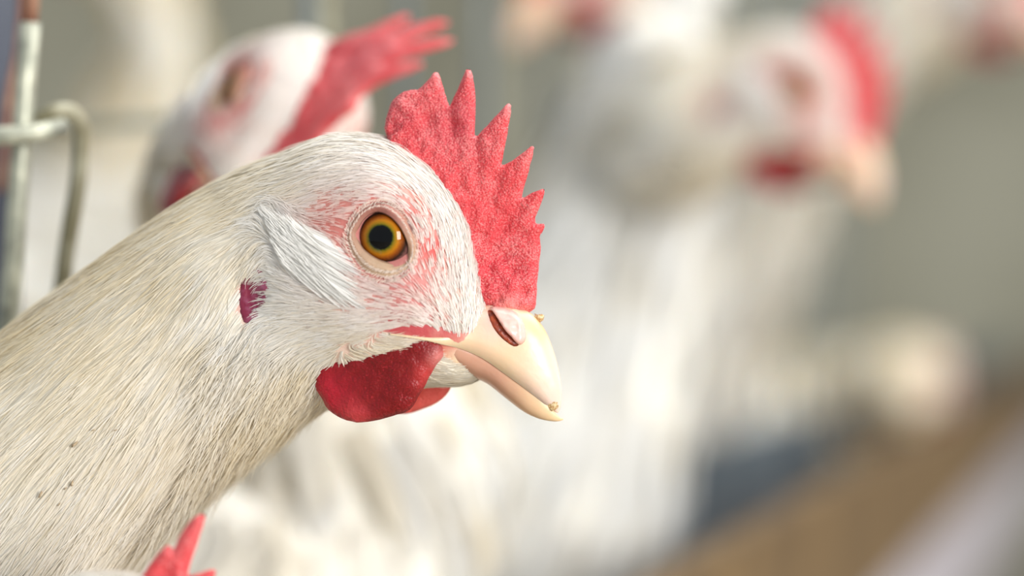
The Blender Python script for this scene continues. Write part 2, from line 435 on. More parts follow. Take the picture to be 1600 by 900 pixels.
WATTLE = [(489, 572), (490, 596), (500, 618), (514, 640), (534, 654), (558, 660), (584, 658), (612, 650), (640, 640), (654, 620), (666, 598), (678, 576), (692, 556),
          (688, 538), (660, 524), (610, 522), (550, 526), (508, 536), (494, 552)]
def wat_color(P):
    c = np.tile(np.array(lin(122, 0, 5)), (len(P), 1))
    def mixin(cc, f):
        nonlocal c
        f = np.clip(f, 0, 1)[:, None]; c = c * (1 - f) + np.array(lin(*cc)) * f
    mixin((186, 24, 46), 0.9 * gauss(P, 510, 620, 44)); mixin((214, 70, 76), 0.8 * gauss(P, 556, 656, 26)); mixin((200, 60, 60), 0.7 * gauss(P, 668, 585, 22))
    mixin((216, 130, 124), 0.9 * gauss(P, 690, 560, 16))
    return c
ME_WATTLE = inflate('wattle', WATTLE, 92, lambda P: 13 + 0 * P[:, 0], M_WATTLE, wat_color, grid=6, rnd=26, warts=0.8,
                    sway=lambda P: 5 * np.sin(P[:, 0] / 45.0) - 0.10 * (P[:, 1] - 560))
WATTLE_FAR = [(600, 560), (590, 610), (600, 640), (636, 646), (664, 638), (690, 624), (706, 604), (716, 580), (712, 552), (660, 540)]
FWC = -52
ME_WATTLE_FAR = inflate('wattle_far', WATTLE_FAR, FWC, lambda P: 11 + 0 * P[:, 0], M_WATTLE, lambda P: np.tile(np.array(lin(206, 84, 76)), (len(P), 1)), grid=7, rnd=22, warts=0.6)

# ------------------------------------------------------------------ main hen's body surface
def me_bvh(me):
    return BVHTree.FromPolygons([v.co.copy() for v in me.vertices], [tuple(p.vertices) for p in me.polygons])
main_body = body_stations((-0.205, 0, -0.128), 0.0)
MAINST = main_body + HEADST
SUB = 6
Vm, Fm, Cm = loft(MAINST, SUB, 72)
Vm = head_shape(Vm)
Pm = to_px(Vm)
BODY_COL = skin_color(Pm)
ME_BODY = make_mesh('hen_body', Vm, Fm, M_SKIN, True, BODY_COL)
bvh_main = me_bvh(ME_BODY)
def w_head(px, py, w0=120.0):
    wv = w0
    for _ in range(4):
        s = seen(px, py, wv); h = bvh_main.ray_cast(Vector((s[0], -0.06, s[2])), Vector((0, 1, 0)))
        if h[0] is None: return wv
        wv = -h[0].y / PX
    return wv

# ------------------------------------------------------------------ beak
def beak_mesh(name, stn, up, colfn, n=17):
    """stn: (top, bottom, half width); an arched shell closed underneath (upper) or above (lower)"""
    stn = [(a, b, max(c, w_head(b[0], b[1]) + 5) if up and b[0] < 700 else c) for a, b, c in stn]
    Tn = crom([s[0] for s in stn], 5); Bn = crom([s[1] for s in stn], 5); Wn = crom([[s[2]] for s in stn], 5)[:, 0]
    V = []; F = []; cols = []
    for T, B, hw in zip(Tn, Bn, Wn):
        ring = []
        for j in range(n):
            a = math.pi * j / (n - 1)          # 0 near edge .. pi far edge
            wv = math.cos(a); h = math.sin(a) ** 0.8
            w_ = hw * (abs(wv) ** 0.8) * (1 if wv > 0 else -1)
            base, tip = (B, T) if up else (T, B)
            p = np.array(base) * (1 - h) + np.array(tip) * h
            ring.append((p, w_))
        # closing strip, slightly hollow
        base, tip = (B, T) if up else (T, B)
        for j in range(1, 6):
            f = j / 6; w_ = -hw + 2 * hw * f; lift = 0.12 * math.sin(math.pi * f)
            ring.append((np.array(base) * (1 - lift) + np.array(tip) * lift, w_))
        for p, w_ in ring:
            V.append(seen(p[0], p[1], w_)); cols.append(colfn(p))
    m = n + 5
    for i in range(len(Tn) - 1):
        for j in range(m):
            F.append((i * m + j, i * m + (j + 1) % m, (i + 1) * m + (j + 1) % m, (i + 1) * m + j))
    F.append(tuple(range(m - 1, -1, -1))); F.append(tuple((len(Tn) - 1) * m + j for j in range(m)))
    return make_mesh(name, V, F, M_HORN, True, cols)
def mixl(a, b, f): f = min(max(f, 0), 1); return np.array(lin(*a)) * (1 - f) + np.array(lin(*b)) * f
def ub_color(p):
    c = mixl((234, 204, 168), (238, 208, 194), (p[0] + p[1] * 0.6 - 1130) / 110)
    f = math.exp(-((p[0] - 772) ** 2 + (p[1] - 500) ** 2) / 34 ** 2); c = c * (1 - f) + np.array(lin(240, 190, 176)) * f
    f = math.exp(-((p[0] - 850) ** 2 + (p[1] - 505) ** 2) / 22 ** 2); c = c * (1 - f) + np.array(lin(240, 190, 140)) * f
    return c
UB = [((609, 516), (609, 523), 112), ((636, 516), (636, 527), 108), ((666, 516), (666, 532), 98), ((698, 504), (690, 538), 88), ((742, 478), (720, 545), 76), ((785, 474), (754, 560), 63), ((822, 484), (786, 582), 50),
      ((847, 508), (812, 601), 40), ((863, 542), (833, 617), 30), ((874, 582), (849, 630), 20), ((878, 610), (860, 638), 12), ((877, 630), (868, 644), 6), ((874, 642), (872, 645), 1.5)]
ME_UB = beak_mesh('upper_beak', UB, True, ub_color)
LB = [((664, 530), (684, 562), 96), ((690, 530), (704, 572), 86), ((722, 538), (736, 588), 73), ((756, 552), (762, 600), 60), ((790, 574), (790, 622), 47), ((818, 594), (818, 643), 36),
      ((840, 612), (842, 654), 25), ((860, 636), (862, 658), 13), ((873, 650), (873, 658), 5), ((880, 654), (880, 656), 1.2)]
ME_LB = beak_mesh('lower_beak', LB, False, lambda p: mixl((206, 156, 132), (236, 204, 162), (p[0] - 780) / 80))

def surf_patch(name, outline, bvh, mat, colr, thick, lift, grid=3.0, rnd=6):
    """a swollen patch lying on the surface that bvh knows, outline in px"""
    O = np.array(outline, float); c = O.mean(0)
    def w_at(px, py):
        wv = 60.0
        for _ in range(3):
            s = seen(px, py, wv)
            h = bvh.ray_cast(Vector((s[0], -0.05, s[2])), Vector((0, 1, 0)))
            if h[0] is None: return wv
            wv = -h[0].y / PX
        return wv
    def loc(px, py, wv): 
        return seen(px, py, w_at(px, py) + lift)
    return inflate(name, outline, 0, lambda P: thick + 0 * P[:, 0], mat, lambda P: np.tile(np.array(colr), (len(P), 1)), grid=grid, rnd=rnd, local=loc, rough=0.3), w_at

bvh_ub = me_bvh(ME_UB)
ME_OPER, _ = surf_patch('nostril_flap', [(766, 480), (784, 480), (806, 488), (819, 506), (822, 528), (812, 539), (799, 527), (786, 512), (774, 492)], bvh_ub, M_HORN, lin(238, 188, 178), 10, 3)
ME_NOST, _ = surf_patch('nostril', [(762, 486), (772, 488), (785, 508), (800, 526), (811, 537), (803, 541), (785, 529), (770, 510)], bvh_ub, M_NOSTRIL, lin(110, 40, 18), 2.0, 0.5)

# earlobe
ME_LOBE, _ = surf_patch('earlobe', [(374, 450), (384, 424), (400, 410), (416, 420), (424, 450), (420, 482), (404, 502), (384, 508), (374, 490)], bvh_main, M_LOBE, lin(124, 36, 62), 7, -3, grid=5, rnd=12)

# eye and lids
EYE_C = (598, 371); EYE_R = 50.0; EYE_W = 96.0
def eyeball_mesh():
    V = []; F = []; nr, ns = 24, 40
    V.append((0, -1, 0))
    for i in range(1, nr):
        a = math.pi * i / nr
        for j in range(ns):
            b = 2 * math.pi * j / ns; V.append((math.sin(a) * math.cos(b), -math.cos(a), math.sin(a) * math.sin(b)))
    V.append((0, 1, 0))
    for j in range(ns): F.append((0, 1 + (j + 1) % ns, 1 + j))
    for i in range(nr - 2):
        for j in range(ns):
            a = 1 + i * ns + j; b = 1 + i * ns + (j + 1) % ns; F.append((a, b, b + ns, a + ns))
    for j in range(ns): F.append((len(V) - 1, 1 + (nr - 2) * ns + j, 1 + (nr - 2) * ns + (j + 1) % ns))
    return make_mesh('eyeball', [Vector(v) * EYE_R * PX for v in V], F, M_EYE)
ME_EYE = eyeball_mesh()
eye_loc = Vector(seen(EYE_C[0] - 4, EYE_C[1], EYE_W + EYE_R)); eye_loc.y = -EYE_W * PX
LID_IN = [(558, 368), (562, 355), (568, 345), (578, 336), (590, 332), (602, 335), (613, 342), (624, 354), (632, 368), (637, 382), (637, 394), (631, 405), (616, 411), (604, 409), (590, 404), (576, 395), (566, 385)]
LID_OUT = [(538, 374), (543, 352), (552, 336), (566, 322), (586, 313), (606, 314), (624, 325), (638, 342), (648, 364), (653, 384), (651, 404), (643, 420), (626, 434), (606, 440), (584, 436), (564, 424), (548, 402)]
def eyelid_mesh():
    I = crom(LID_IN, 4, True); O = crom(LID_OUT, 4, True); n = len(I); K = 10; V = []; cols = []; F = []
    for k in range(K + 1):
        t = max(k - 1, 0) / (K - 1)
        for j in range(n):
            p = I[j] * (1 - t) + O[j] * t
            d2 = (p[0] - EYE_C[0]) ** 2 + (p[1] - EYE_C[1]) ** 2
            ws = EYE_W + math.sqrt(max(EYE_R ** 2 - d2, 16))
            wh = w_head(O[j][0], O[j][1])
            w0 = EYE_W + math.sqrt(max(EYE_R ** 2 - ((I[j] - EYE_C) ** 2).sum(), 100)) + 3.5
            wv = w0 * (1 - t) + (wh - 2) * t + 7 * math.sin(math.pi * min(t * 1.15, 1)) ** 0.9 + 1.3 * math.sin(t * 22 + 0.8 * noise.noise(Vector((p[0] / 9, p[1] / 9, 0))))
            if k == 0: wv -= 8
            V.append(seen(p[0], p[1], wv))
            ang = math.atan2(-(p[1] - EYE_C[1]), p[0] - EYE_C[0])
            low = 0.5 - 0.5 * math.sin(ang)
            c = mixl((158, 100, 88), (184, 154, 126), low)
            if k <= 1: c = mixl((90, 58, 46), (140, 108, 86), low)
            cols.append(c)
    for k in range(K):
        for j in range(n):
            F.append((k * n + j, (k + 1) * n + j, (k + 1) * n + (j + 1) % n, k * n + (j + 1) % n))
    return make_mesh('eyelid', V, [f[::-1] for f in F], M_SKIN, True, cols)
ME_LID = eyelid_mesh()

# ------------------------------------------------------------------ plumage
# px, py, direction the barbs point, length, density, lift, warmth(0 white .. 1 cream)
FL = [(745, 350, -.15, -1, 20, 1, .18, .0), (735, 320, -.4, -.9, 34, 1, .06, .0), (712, 300, -.6, -.8, 44, 1, .04, .0), (690, 268, -.75, -.65, 50, 1, .03, .05), (640, 235, -.92, -.36, 60, 1, .03, .1), (580, 214, -1, .02, 66, 1, .03, .15),
      (500, 224, -.97, .22, 74, 1, .03, .3), (420, 250, -.92, .4, 85, 1, .03, .5), (320, 292, -.86, .5, 100, 1, .04, .7), (200, 360, -.82, .58, 115, 1, .05, .8), (60, 460, -.8, .62, 130, 1, .05, .8), (-150, 640, -.75, .66, 140, 1, .05, .7),
      (700, 330, -.55, -.82, 40, 1, .05, .0), (660, 285, -.85, -.52, 46, 1, .05, .0), (600, 262, -1, -.05, 56, 1, .04, .05), (540, 262, -.98, .18, 62, 1, .04, .15), (470, 290, -.93, .34, 66, 1, .04, .35), (390, 320, -.86, .5, 80, 1, .05, .6),
      (590, 298, -1, .02, 30, .8, .08, .05), (545, 312, -.98, .15, 24, .45, .1, .1), (510, 330, -.95, .22, 20, .45, .12, .1), (640, 312, -.8, -.6, 24, .35, .1, .0), (665, 345, -.5, -.87, 24, .45, .12, .0),
      (676, 385, -.2, -.98, 24, .2, .12, .0), (668, 415, -.35, -.9, 22, .28, .12, .0), (705, 380, -.2, -.98, 36, 1, .1, .0), (728, 385, -.05, -1, 36, 1, .1, .0), (742, 390, .08, -1, 28, 1, .16, .0),
      (738, 440, -.05, -1, 28, 1, .14, .0), (715, 435, -.28, -.95, 30, .95, .13, .0), (690, 445, -.5, -.86, 26, .6, .13, .0), (660, 455, -.75, -.62, 24, .5, .14, .0), (735, 485, -.22, -.97, 26, 1, .16, .05), (752, 492, .0, -1, 18, .9, .2, .1),
      (700, 490, -.6, -.8, 26, .85, .14, .05), (660, 490, -.88, -.44, 28, .9, .13, .0), (620, 470, -.96, -.2, 26, .6, .13, .0), (580, 462, -.97, -.12, 28, .6, .14, .0), (610, 498, -.98, .08, 30, 1, .1, .0),
      (570, 495, -.99, .08, 34, 1, .1, .05), (540, 455, -.92, -.35, 30, .7, .14, .05), (520, 420, -.78, -.6, 32, .85, .14, .0), (530, 385, -.7, -.7, 22, .4, .14, .05), (520, 360, -.9, -.3, 20, .5, .14, .05), (500, 375, -.75, -.65, 30, .9, .13, .0),
      (480, 400, -.68, -.72, 44, 1, .16, .0), (450, 365, -.6, -.8, 46, 1, .2, .0), (430, 350, -.55, -.83, 40, 1, .22, .0), (440, 410, -.75, -.6, 34, 1, .18, .0), (500, 450, -.9, -.3, 40, 1, .14, .0), (455, 450, -.93, -.2, 36, 1, .16, .0),
      (440, 480, -.97, .08, 36, 1, .18, .1), (480, 490, -.97, .06, 44, 1, .14, .1), (520, 510, -.97, .1, 42, 1, .1, .15), (445, 510, -.93, .3, 48, 1, .18, .1), (440, 540, -.85, .5, 54, 1, .18, .2), (490, 535, -.93, .3, 48, 1, .1, .25), (560, 530, -.98, .08, 40, 1, .08, .3),
      (600, 540, .96, .1, 34, 1, .05, .5), (640, 545, .95, .05, 32, 1, .06, .5), (560, 545, .4, .2, 20, .6, .05, .5),
      (400, 400, -.65, .75, 50, .9, .1, .4), (370, 430, -.6, .8, 70, 1, .1, .35), (345, 480, -.48, .87, 78, 1, .12, .25), (385, 530, -.5, .86, 74, 1, .14, .25), (420, 580, -.5, .86, 84, 1, .14, .4), (470, 580, -.5, .85, 70, 1, .12, .6),
      (500, 620, -.35, .93, 60, 1, .14, .5), (560, 600, -.3, .95, 50, .9, .1, .5), (450, 640, -.48, .87, 90, 1, .16, .6), (400, 660, -.5, .86, 100, 1, .16, .6), (340, 600, -.52, .85, 110, 1, .1, .35), (300, 520, -.6, .8, 110, 1, .08, .5), (290, 430, -.7, .7, 100, 1, .06, .6),
      (360, 720, -.5, .86, 110, 1, .16, .5), (250, 640, -.6, .8, 130, 1, .08, .4), (180, 520, -.72, .7, 130, 1, .06, .6), (300, 780, -.52, .85, 130, 1, .14, .35), (200, 780, -.6, .8, 150, 1, .08, .3), (80, 650, -.7, .72, 150, 1, .06, .45), (60, 820, -.65, .76, 160, 1, .06, .25), (-60, 760, -.7, .72, 160, 1, .06, .3), (-100, 1000, -.6, .8, 160, 1, .06, .3), (100, 980, -.6, .8, 150, 1, .1, .3),
      (720, 580, .9, .35, 26, 1.8, .06, .3), (700, 590, .85, .5, 34, 2, .06, .3), (745, 590, .92, .3, 20, 1.8, .05, .3), (650, 600, .3, .9, 30, .5, .06, .3)]
FL = np.array(FL, float)
FL[:, 2:4] /= np.linalg.norm(FL[:, 2:4], axis=1)[:, None]
def field(p):
    d2 = ((p[:, None, :] - FL[None, :, :2]) ** 2).sum(2)
    wgt = 1 / (d2 + 60) ** 1.9
    wgt /= wgt.sum(1)[:, None]
    return wgt @ FL[:, 2:]
def in_poly(P, O):
    O = np.array(O, float); A = O; B = np.roll(O, -1, 0); r = np.zeros(len(P), bool)
    for a, b in zip(A, B):
        r ^= ((a[1] > P[:, 1]) != (b[1] > P[:, 1])) & (P[:, 0] < (b[0] - a[0]) * (P[:, 1] - a[1]) / (b[1] - a[1] + 1e-12) + a[0])
    return r
BARE = [LID_OUT,
        [(600, 516), (612, 510), (640, 508), (680, 515), (715, 527), (760, 520), (800, 560), (780, 620), (740, 596), (690, 562), (672, 548), (640, 530), (606, 526)],
        [(758, 470), (800, 470), (800, 600), (750, 540), (762, 500)],
        [(384, 446), (390, 424), (402, 408), (412, 424), (422, 450), (418, 486), (404, 506), (388, 508), (382, 490)]]

def sample_surface(V, F, n, mask=None):
    Q = np.array([f for f in F if len(f) == 4]); 
    a, b, c, d = V[Q[:, 0]], V[Q[:, 1]], V[Q[:, 2]], V[Q[:, 3]]
    ar = np.linalg.norm(np.cross(c - a, d - b), axis=1)
    if mask is not None: ar = ar * mask((a + b + c + d) / 4)
    i = rng.choice(len(Q), n, p=ar / ar.sum())
    s = rng.random((n, 1)); t = rng.random((n, 1))
    P = a[i] * (1 - s) * (1 - t) + b[i] * s * (1 - t) + c[i] * s * t + d[i] * (1 - s) * t
    N = np.cross(b[i] - a[i], d[i] - a[i]); N /= np.maximum(np.linalg.norm(N, axis=1)[:, None], 1e-12)
    return P, N, i

def trace(P, N, dirfn, L, steps, bvh, lift, lens_scale=1.0):
    """guides that hug the surface: returns points and normals, (n, steps+1, 3)"""
    n = len(P); G = [P.copy()]; NN = [N.copy()]; cur = P.copy(); nr = N.copy()
    for k in range(steps):
        d = dirfn(cur); d = d - nr * (d * nr).sum(1)[:, None]
        d /= np.maximum(np.linalg.norm(d, axis=1)[:, None], 1e-9)
        nxt = cur + d * (L / steps)[:, None]
        for i in range(n):
            co, no, _, _ = bvh.find_nearest(Vector(nxt[i]))
            nxt[i] = co
            if no.dot(Vector(nr[i])) < 0: no = -no
            nr[i] = 0.6 * nr[i] + 0.4 * np.array(no)
        nr /= np.linalg.norm(nr, axis=1)[:, None]
        cur = nxt; G.append(cur.copy()); NN.append(nr.copy())
    G = np.array(G).transpose(1, 0, 2); NN = np.array(NN).transpose(1, 0, 2)
    t = np.linspace(0, 1, steps + 1)
    h = (lift * L)[:, None] * (t[None] ** 1.1)
    return G + NN * h[..., None], NN

def ribbons(G, NN, m, spread, width, L, colr, converge=0.55, jit=0.12, roll=0.7, hz=1.0):
    """m barbs round every guide, gathered towards the guide's tip like a small feather"""
    n, K, _ = G.shape
    T = np.gradient(G, axis=1); T /= np.maximum(np.linalg.norm(T, axis=2, keepdims=True), 1e-12)
    Lat = np.cross(NN, T); Lat /= np.maximum(np.linalg.norm(Lat, axis=2, keepdims=True), 1e-12)
    rep = lambda A: np.repeat(A, m, axis=0)
    G, NN, T, Lat, L, W, spread = rep(G), rep(NN), rep(T), rep(Lat), rep(L), rep(width), rep(spread)
    N_ = n * m; t = np.linspace(0, 1, K)[None]
    off = rng.uniform(-1, 1, N_) ; ln = rng.uniform(0.7, 1.08, N_) * (1 - 0.25 * np.abs(off))
    # every barb covers its own stretch of the guide
    ts = np.clip(t * ln[:, None], 0, 1) * (K - 1); i0 = np.minimum(ts.astype(int), K - 2); f = (ts - i0)[..., None]
    ii = np.arange(N_)[:, None]
    Gp = G[ii, i0] * (1 - f) + G[ii, i0 + 1] * f; Lp = Lat[ii, i0] * (1 - f) + Lat[ii, i0 + 1] * f; Np = NN[ii, i0] * (1 - f) + NN[ii, i0 + 1] * f
    prof = (1 - converge * t ** 1.5)
    wob = jit * L[:, None] * rng.normal(0, 1, (N_, 1)) * t ** 1.6
    P = Gp + Lp * ((off * spread)[:, None] * prof + wob)[..., None]
    P += hz * Np * ((rng.normal(0, 0.035, N_) * L)[:, None] * t + (rng.random(N_)[:, None] * 0.04 * L[:, None]) + ((1 - off ** 2) * 0.05 * L)[:, None] * np.sin(np.pi * t))[..., None]
    r = rng.uniform(-roll, roll, N_)[:, None, None]
    side = Lp * np.cos(r) + Np * np.sin(r)
    tap = np.clip(np.interp(np.linspace(0, 1, K), [0, 0.25, 0.7, 1], [0.75, 1, 0.8, 0.12]), 0, 1)[None]
    wd = (W * rng.uniform(0.7, 1.3, N_))[:, None] * tap * 0.5
    A = P - side * wd[..., None]; B = P + side * wd[..., None]
    V = np.stack((A, B), 2).reshape(-1, 3)
    nv = Np + 0.25 * side * np.sign(r); nv /= np.linalg.norm(nv, axis=2, keepdims=True)
    NV = np.repeat(nv.reshape(-1, 3), 2, axis=0)
    base = (np.arange(N_) * K * 2)[:, None]; k = np.arange(K - 1)[None] * 2
    F = np.stack((base + k, base + k + 2, base + k + 3, base + k + 1), 2).reshape(-1, 4)
    C = rep(colr) * rng.uniform(0.94, 1.03, (N_, 1)); C[:, 3] = 1
    C = np.repeat(np.clip(C, 0, 1), K * 2, axis=0)
    return V, F, C, NV

def merge(parts):
    V = []; F = []; C = []; N = []; o = 0
    for v, f, c, nv in parts:
        V.append(v); F.append(f + o); C.append(c); N.append(nv); o += len(v)
    return np.vstack(V), np.vstack(F), np.vstack(C), np.vstack(N)

F_WHITE = np.array(lin(251, 248, 243)); F_CREAM = np.array(lin(241, 226, 192))
def flow3(P):
    f = field(to_px(P)); return np.stack((f[:, 0], 0 * f[:, 0], -f[:, 1]), 1)

def plume(n, region, m, spread_k, width, steps, far_share=0.35, len_k=1.0, converge=0.55, jit=0.1, lift_k=1.0, roll=0.7, hz=1.0):
    def mask(c):
        p = to_px(c); k = region(p) * np.clip(field(p)[:, 3], 0, 2) * (1 - 0.6 * gauss(p, 575, 372, 78)) * (1 - 0.4 * gauss(p, 655, 455, 50))
        return k * np.where(c[:, 1] < 0, 1.0, far_share)
    P, N, _ = sample_surface(Vm, Fm, n, mask)
    p = to_px(P); ok = np.ones(len(P), bool)
    for b in BARE: ok &= ~in_poly(p, b)
    P, N, p = P[ok], N[ok], p[ok]
    c3 = np.array([bvh_main.find_nearest(Vector(q))[1] for q in P])
    out = P - Cm[np.argmin(((P[:, None] - Cm[None]) ** 2).sum(2), 1)]
    N = np.where(((c3 * out).sum(1) < 0)[:, None], -c3, c3)
    fl = field(p)
    L = fl[:, 2] * PX * rng.uniform(0.75, 1.2, len(P)) * len_k
    G, NN = trace(P, N, flow3, L, steps, bvh_main, fl[:, 4] * rng.uniform(0.5, 1.5, len(P)) * lift_k)
    warm = np.clip(fl[:, 5] + rng.normal(0, 0.12, len(P)), 0, 1)[:, None]
    cc = F_WHITE * (1 - warm) + F_CREAM * warm
    pk = np.clip(0.7 * gauss(p, 585, 375, 90) + 0.45 * gauss(p, 660, 460, 60) + 0.5 * gauss(p, 520, 350, 45), 0, 0.85)[:, None]   # short, see-through face bristles
    cc = cc * (1 - pk) + np.array(lin(236, 196, 186)) * pk
    return ribbons(G, NN, m, spread_k * L, width * (1 - 0.35 * pk[:, 0]), L, cc, converge, jit, roll=roll, hz=hz)

face = lambda p: ((p[:, 0] > 395) * 1.0)
neck = lambda p: ((p[:, 0] <= 440) & (p[:, 0] > -230)) * 1.0
plum_face = [plume(8600, face, 5, 0.11, 1.4 * PX, 4, lift_k=0.6, roll=0.35, hz=0.6), plume(8000, face, 1, 0.0, 1.7 * PX, 4, 0.3, lift_k=0.8, roll=0.5)]
# the pointed tuft of ear coverts
def ear_tuft(n):
    s_ = rng.random(n) ** 1.25; tip = np.array((403, 319)) + s_[:, None] * np.array((30, 84)) + rng.normal(0, 1.2, (n, 2)) + rng.random((n, 1)) ** 1.6 * np.array((62, 22))
    root = tip + np.stack((rng.uniform(56, 78, n), rng.uniform(42, 58, n)), 1) * rng.uniform(0.35, 1.45, (n, 1))
    G = np.zeros((n, 5, 3))
    for i in range(n):
        h = rng.uniform(4, 8)
        for k, t in enumerate(np.linspace(0, 1, 5)):
            q = root[i] * (1 - t) + tip[i] * t + np.array((-4, 5)) * math.sin(math.pi * t)
            G[i, k] = seen(q[0], q[1], w_head(q[0], q[1], 135) - 4 + (h + 4) * t ** 0.6)
    NN = np.tile(np.array((0.08, -0.90, 0.42)), (n, 5, 1)); L = np.full(n, 70 * PX)
    return ribbons(G, NN, 3, np.full(n, 4 * PX), np.full(n, 2.0 * PX), L, np.tile(F_WHITE, (n, 1)), 0.7, 0.008, roll=0.12)
plum_face = merge(plum_face + [ear_tuft(1300)])
def throat(p): return in_poly(p, [(330, 500), (380, 520), (440, 540), (500, 560), (520, 640), (420, 720), (300, 830), (250, 820), (330, 640)]) * 1.0
plum_neck = merge([plume(8600, neck, 13, 0.10, 1.8 * PX, 5, lift_k=0.28, jit=0.06, roll=0.22, hz=0.28),
                   plume(1500, neck, 3, 0.05, 1.4 * PX, 5, 0.3, 0.9, lift_k=1.0, jit=0.10, roll=0.4, hz=0.5),
                   plume(900, throat, 6, 0.10, 1.4 * PX, 5, 0.6, 0.75, lift_k=1.9, jit=0.12, roll=0.5, hz=0.7, converge=0.75)])
ME_PLF = quads_mesh('face_feathers', *plum_face[:2], M_FEATHER, *plum_face[2:])
ME_PLN = quads_mesh('neck_feathers', *plum_neck[:2], M_FEATHER, *plum_neck[2:])

# bristles round the eyelid
def lid_bristles():
    I = crom(LID_IN, 6, True); O = crom(LID_OUT, 6, True); n = len(I); bl = me_bvh(ME_LID)
    pts = []
    for row, (f0, f1, ln) in enumerate(((0.45, 0.64, 1), (0.72, 0.92, 1), (0.92, 1.16, 1.1))):
        for j in range(0, n):
            jj = j; a = I[jj] * (1 - f0) + O[jj] * f0; b = I[(jj + 2) % n] * (1 - f1) + O[(jj + 2) % n] * f1
            g = []
            for t in (0, 0.4, 0.75, 1):
                q = a * (1 - t) + b * t + rng.normal(0, 0.5, 2); s = seen(q[0], q[1], 130)
                h = bl.ray_cast(Vector((s[0], -0.05, s[2])), Vector((0, 1, 0)))
                hh = bvh_main.ray_cast(Vector((s[0], -0.05, s[2])), Vector((0, 1, 0)))
                y = min([v[0].y for v in (h, hh) if v[0] is not None] or [-0.013])
                wv = -y / PX + 1.0 + 2.5 * t
                g.append(seen(q[0], q[1], wv))
            pts.append(g)
    G = np.array(pts); NN = np.tile(np.array((0, -1.0, 0)), (len(G), 4, 1))
    return ribbons(G, NN, 1, np.zeros(len(G)), np.full(len(G), 2.0 * PX), np.full(len(G), 12 * PX), np.tile(np.array(lin(250, 234, 220)), (len(G), 1)), 0, 0.03)
lb = lid_bristles(); ME_LASH = quads_mesh('eyelid_bristles', lb[0], lb[1], M_FEATHER, lb[2], lb[3])

# loose feathers for bodies (and for the other hens): broad vanes that lie along the bird
def body_feathers(V, F, C, nseg, me_name, n, keep=None, length=0.03, width=0.011, cream=0.3):
    bvh = BVHTree.FromPolygons([Vector(v) for v in V], F)
    P, N, _ = sample_surface(V, F, n, keep)
    def near(Q): return np.argmin(((Q[:, None] - C[None]) ** 2).sum(2), 1)
    Cd = -np.gradient(C, axis=0)
    nrm = np.array([bvh.find_nearest(Vector(q))[1] for q in P]); out = P - C[near(P)]
    N = np.where(((nrm * out).sum(1) < 0)[:, None], -nrm, nrm)
    L = length * rng.uniform(0.7, 1.2, len(P))
    G, NN = trace(P, N, lambda Q: Cd[near(Q)], L, 3, bvh, np.full(len(P), 0.07))
    wm = np.clip(rng.normal(cream, 0.15, len(P)), 0, 1)[:, None]; F_WHITE = np.array(lin(238, 237, 234))
    r = ribbons(G, NN, 3, 0.12 * L, np.full(len(P), width), L, F_WHITE * (1 - wm) + F_CREAM * wm, 0.6, 0.05, roll=0.25)
    return quads_mesh(me_name, r[0], r[1], M_FEATHER, r[2], r[3])

def leg_mesh(z_top):
    """shank and foot: three toes forward, one back; foot at the origin"""
    V, F = tube([(-0.012, 0, z_top), (-0.006, 0, z_top * 0.72), (0, 0, z_top * 0.55), (0, 0, 0.012), (0, 0, 0.006)], [0.014, 0.010, 0.0062, 0.0055, 0.006], 10)
    V = [tuple(v) for v in V]; F = list(F)
    for a, ln in ((0, 0.05), (0.5, 0.042), (-0.5, 0.042), (math.pi, 0.02)):
        v, f = tube([(0, 0, 0.006), (ln * .5 * math.cos(a), ln * .5 * math.sin(a), 0.006), (ln * .8 * math.cos(a), ln * .8 * math.sin(a), 0.004), (ln * math.cos(a), ln * math.sin(a), 0.001)], [0.005, 0.004, 0.0032, 0.001], 8)
        o = len(V); V += [tuple(q) for q in v]; F += [tuple(i + o for i in g) for g in f]
    return make_mesh('hen_leg', V, F, M_LEG)

def stuff(o): o['kind'] = 'stuff'; return o

def add_legs(root, body_loc, yaw, zb):
    me = leg_mesh(zb)
    R = Matrix.Rotation(yaw, 3, 'Z')
    for s in (-1, 1):
        p = Vector(body_loc) + R @ Vector((-0.01, s * 0.032, 0))
        link('leg', me, root, Matrix.Translation((p.x, p.y, 0)) @ Matrix.Rotation(yaw, 4, 'Z'))

# ------------------------------------------------------------------ the hen in focus
HZ = CZ + OZ
main = empty('hen', (OX, 0, 0), -YAW, 'sharp white hen in profile nearest the camera, red serrated comb, amber eye', 'hen', 'white hens along the cage row')
UP = Matrix.Translation((0, 0, HZ))
link('body', ME_BODY, main, UP)
FACE_PARTS = []
def head_parts(root, M, comb=ME_COMB, full=True, combname='comb', wats=True):
    flip = Matrix.Scale(-1, 4, (0, 1, 0))
    c = link(combname, comb, root, M); c['label'] = 'red serrated comb'
    if wats:
        link('wattle', ME_WATTLE, root, M)
        if full: link('wattle', ME_WATTLE_FAR, root, M)
        else: link('wattle', ME_WATTLE, root, M @ flip)
    ub = link('upper_beak', ME_UB, root, M)
    link('nostril_flap', ME_OPER, ub); link('nostril', ME_NOST, ub)
    link('lower_beak', ME_LB, root, M)

    for s in (1, -1):
        X = M if s == 1 else M @ flip
        e = link('eye', ME_EYE, root, X @ Matrix.Translation(eye_loc) @ Matrix.Rotation(math.radians(0.5), 4, 'Z')); e['label'] = 'amber eye with black pupil'
        l = link('eyelid', ME_LID, root, X)
        lobe = link('earlobe', ME_LOBE, root, X); lobe['label'] = 'purplish red ear patch'
        if full:
            b = link('eyelid_bristles', ME_LASH, l); b['kind'] = 'stuff'
    stuff(link('face_feathers', ME_PLF, root, M))
head_parts(main, UP)
stuff(link('neck_feathers', ME_PLN, main, UP))
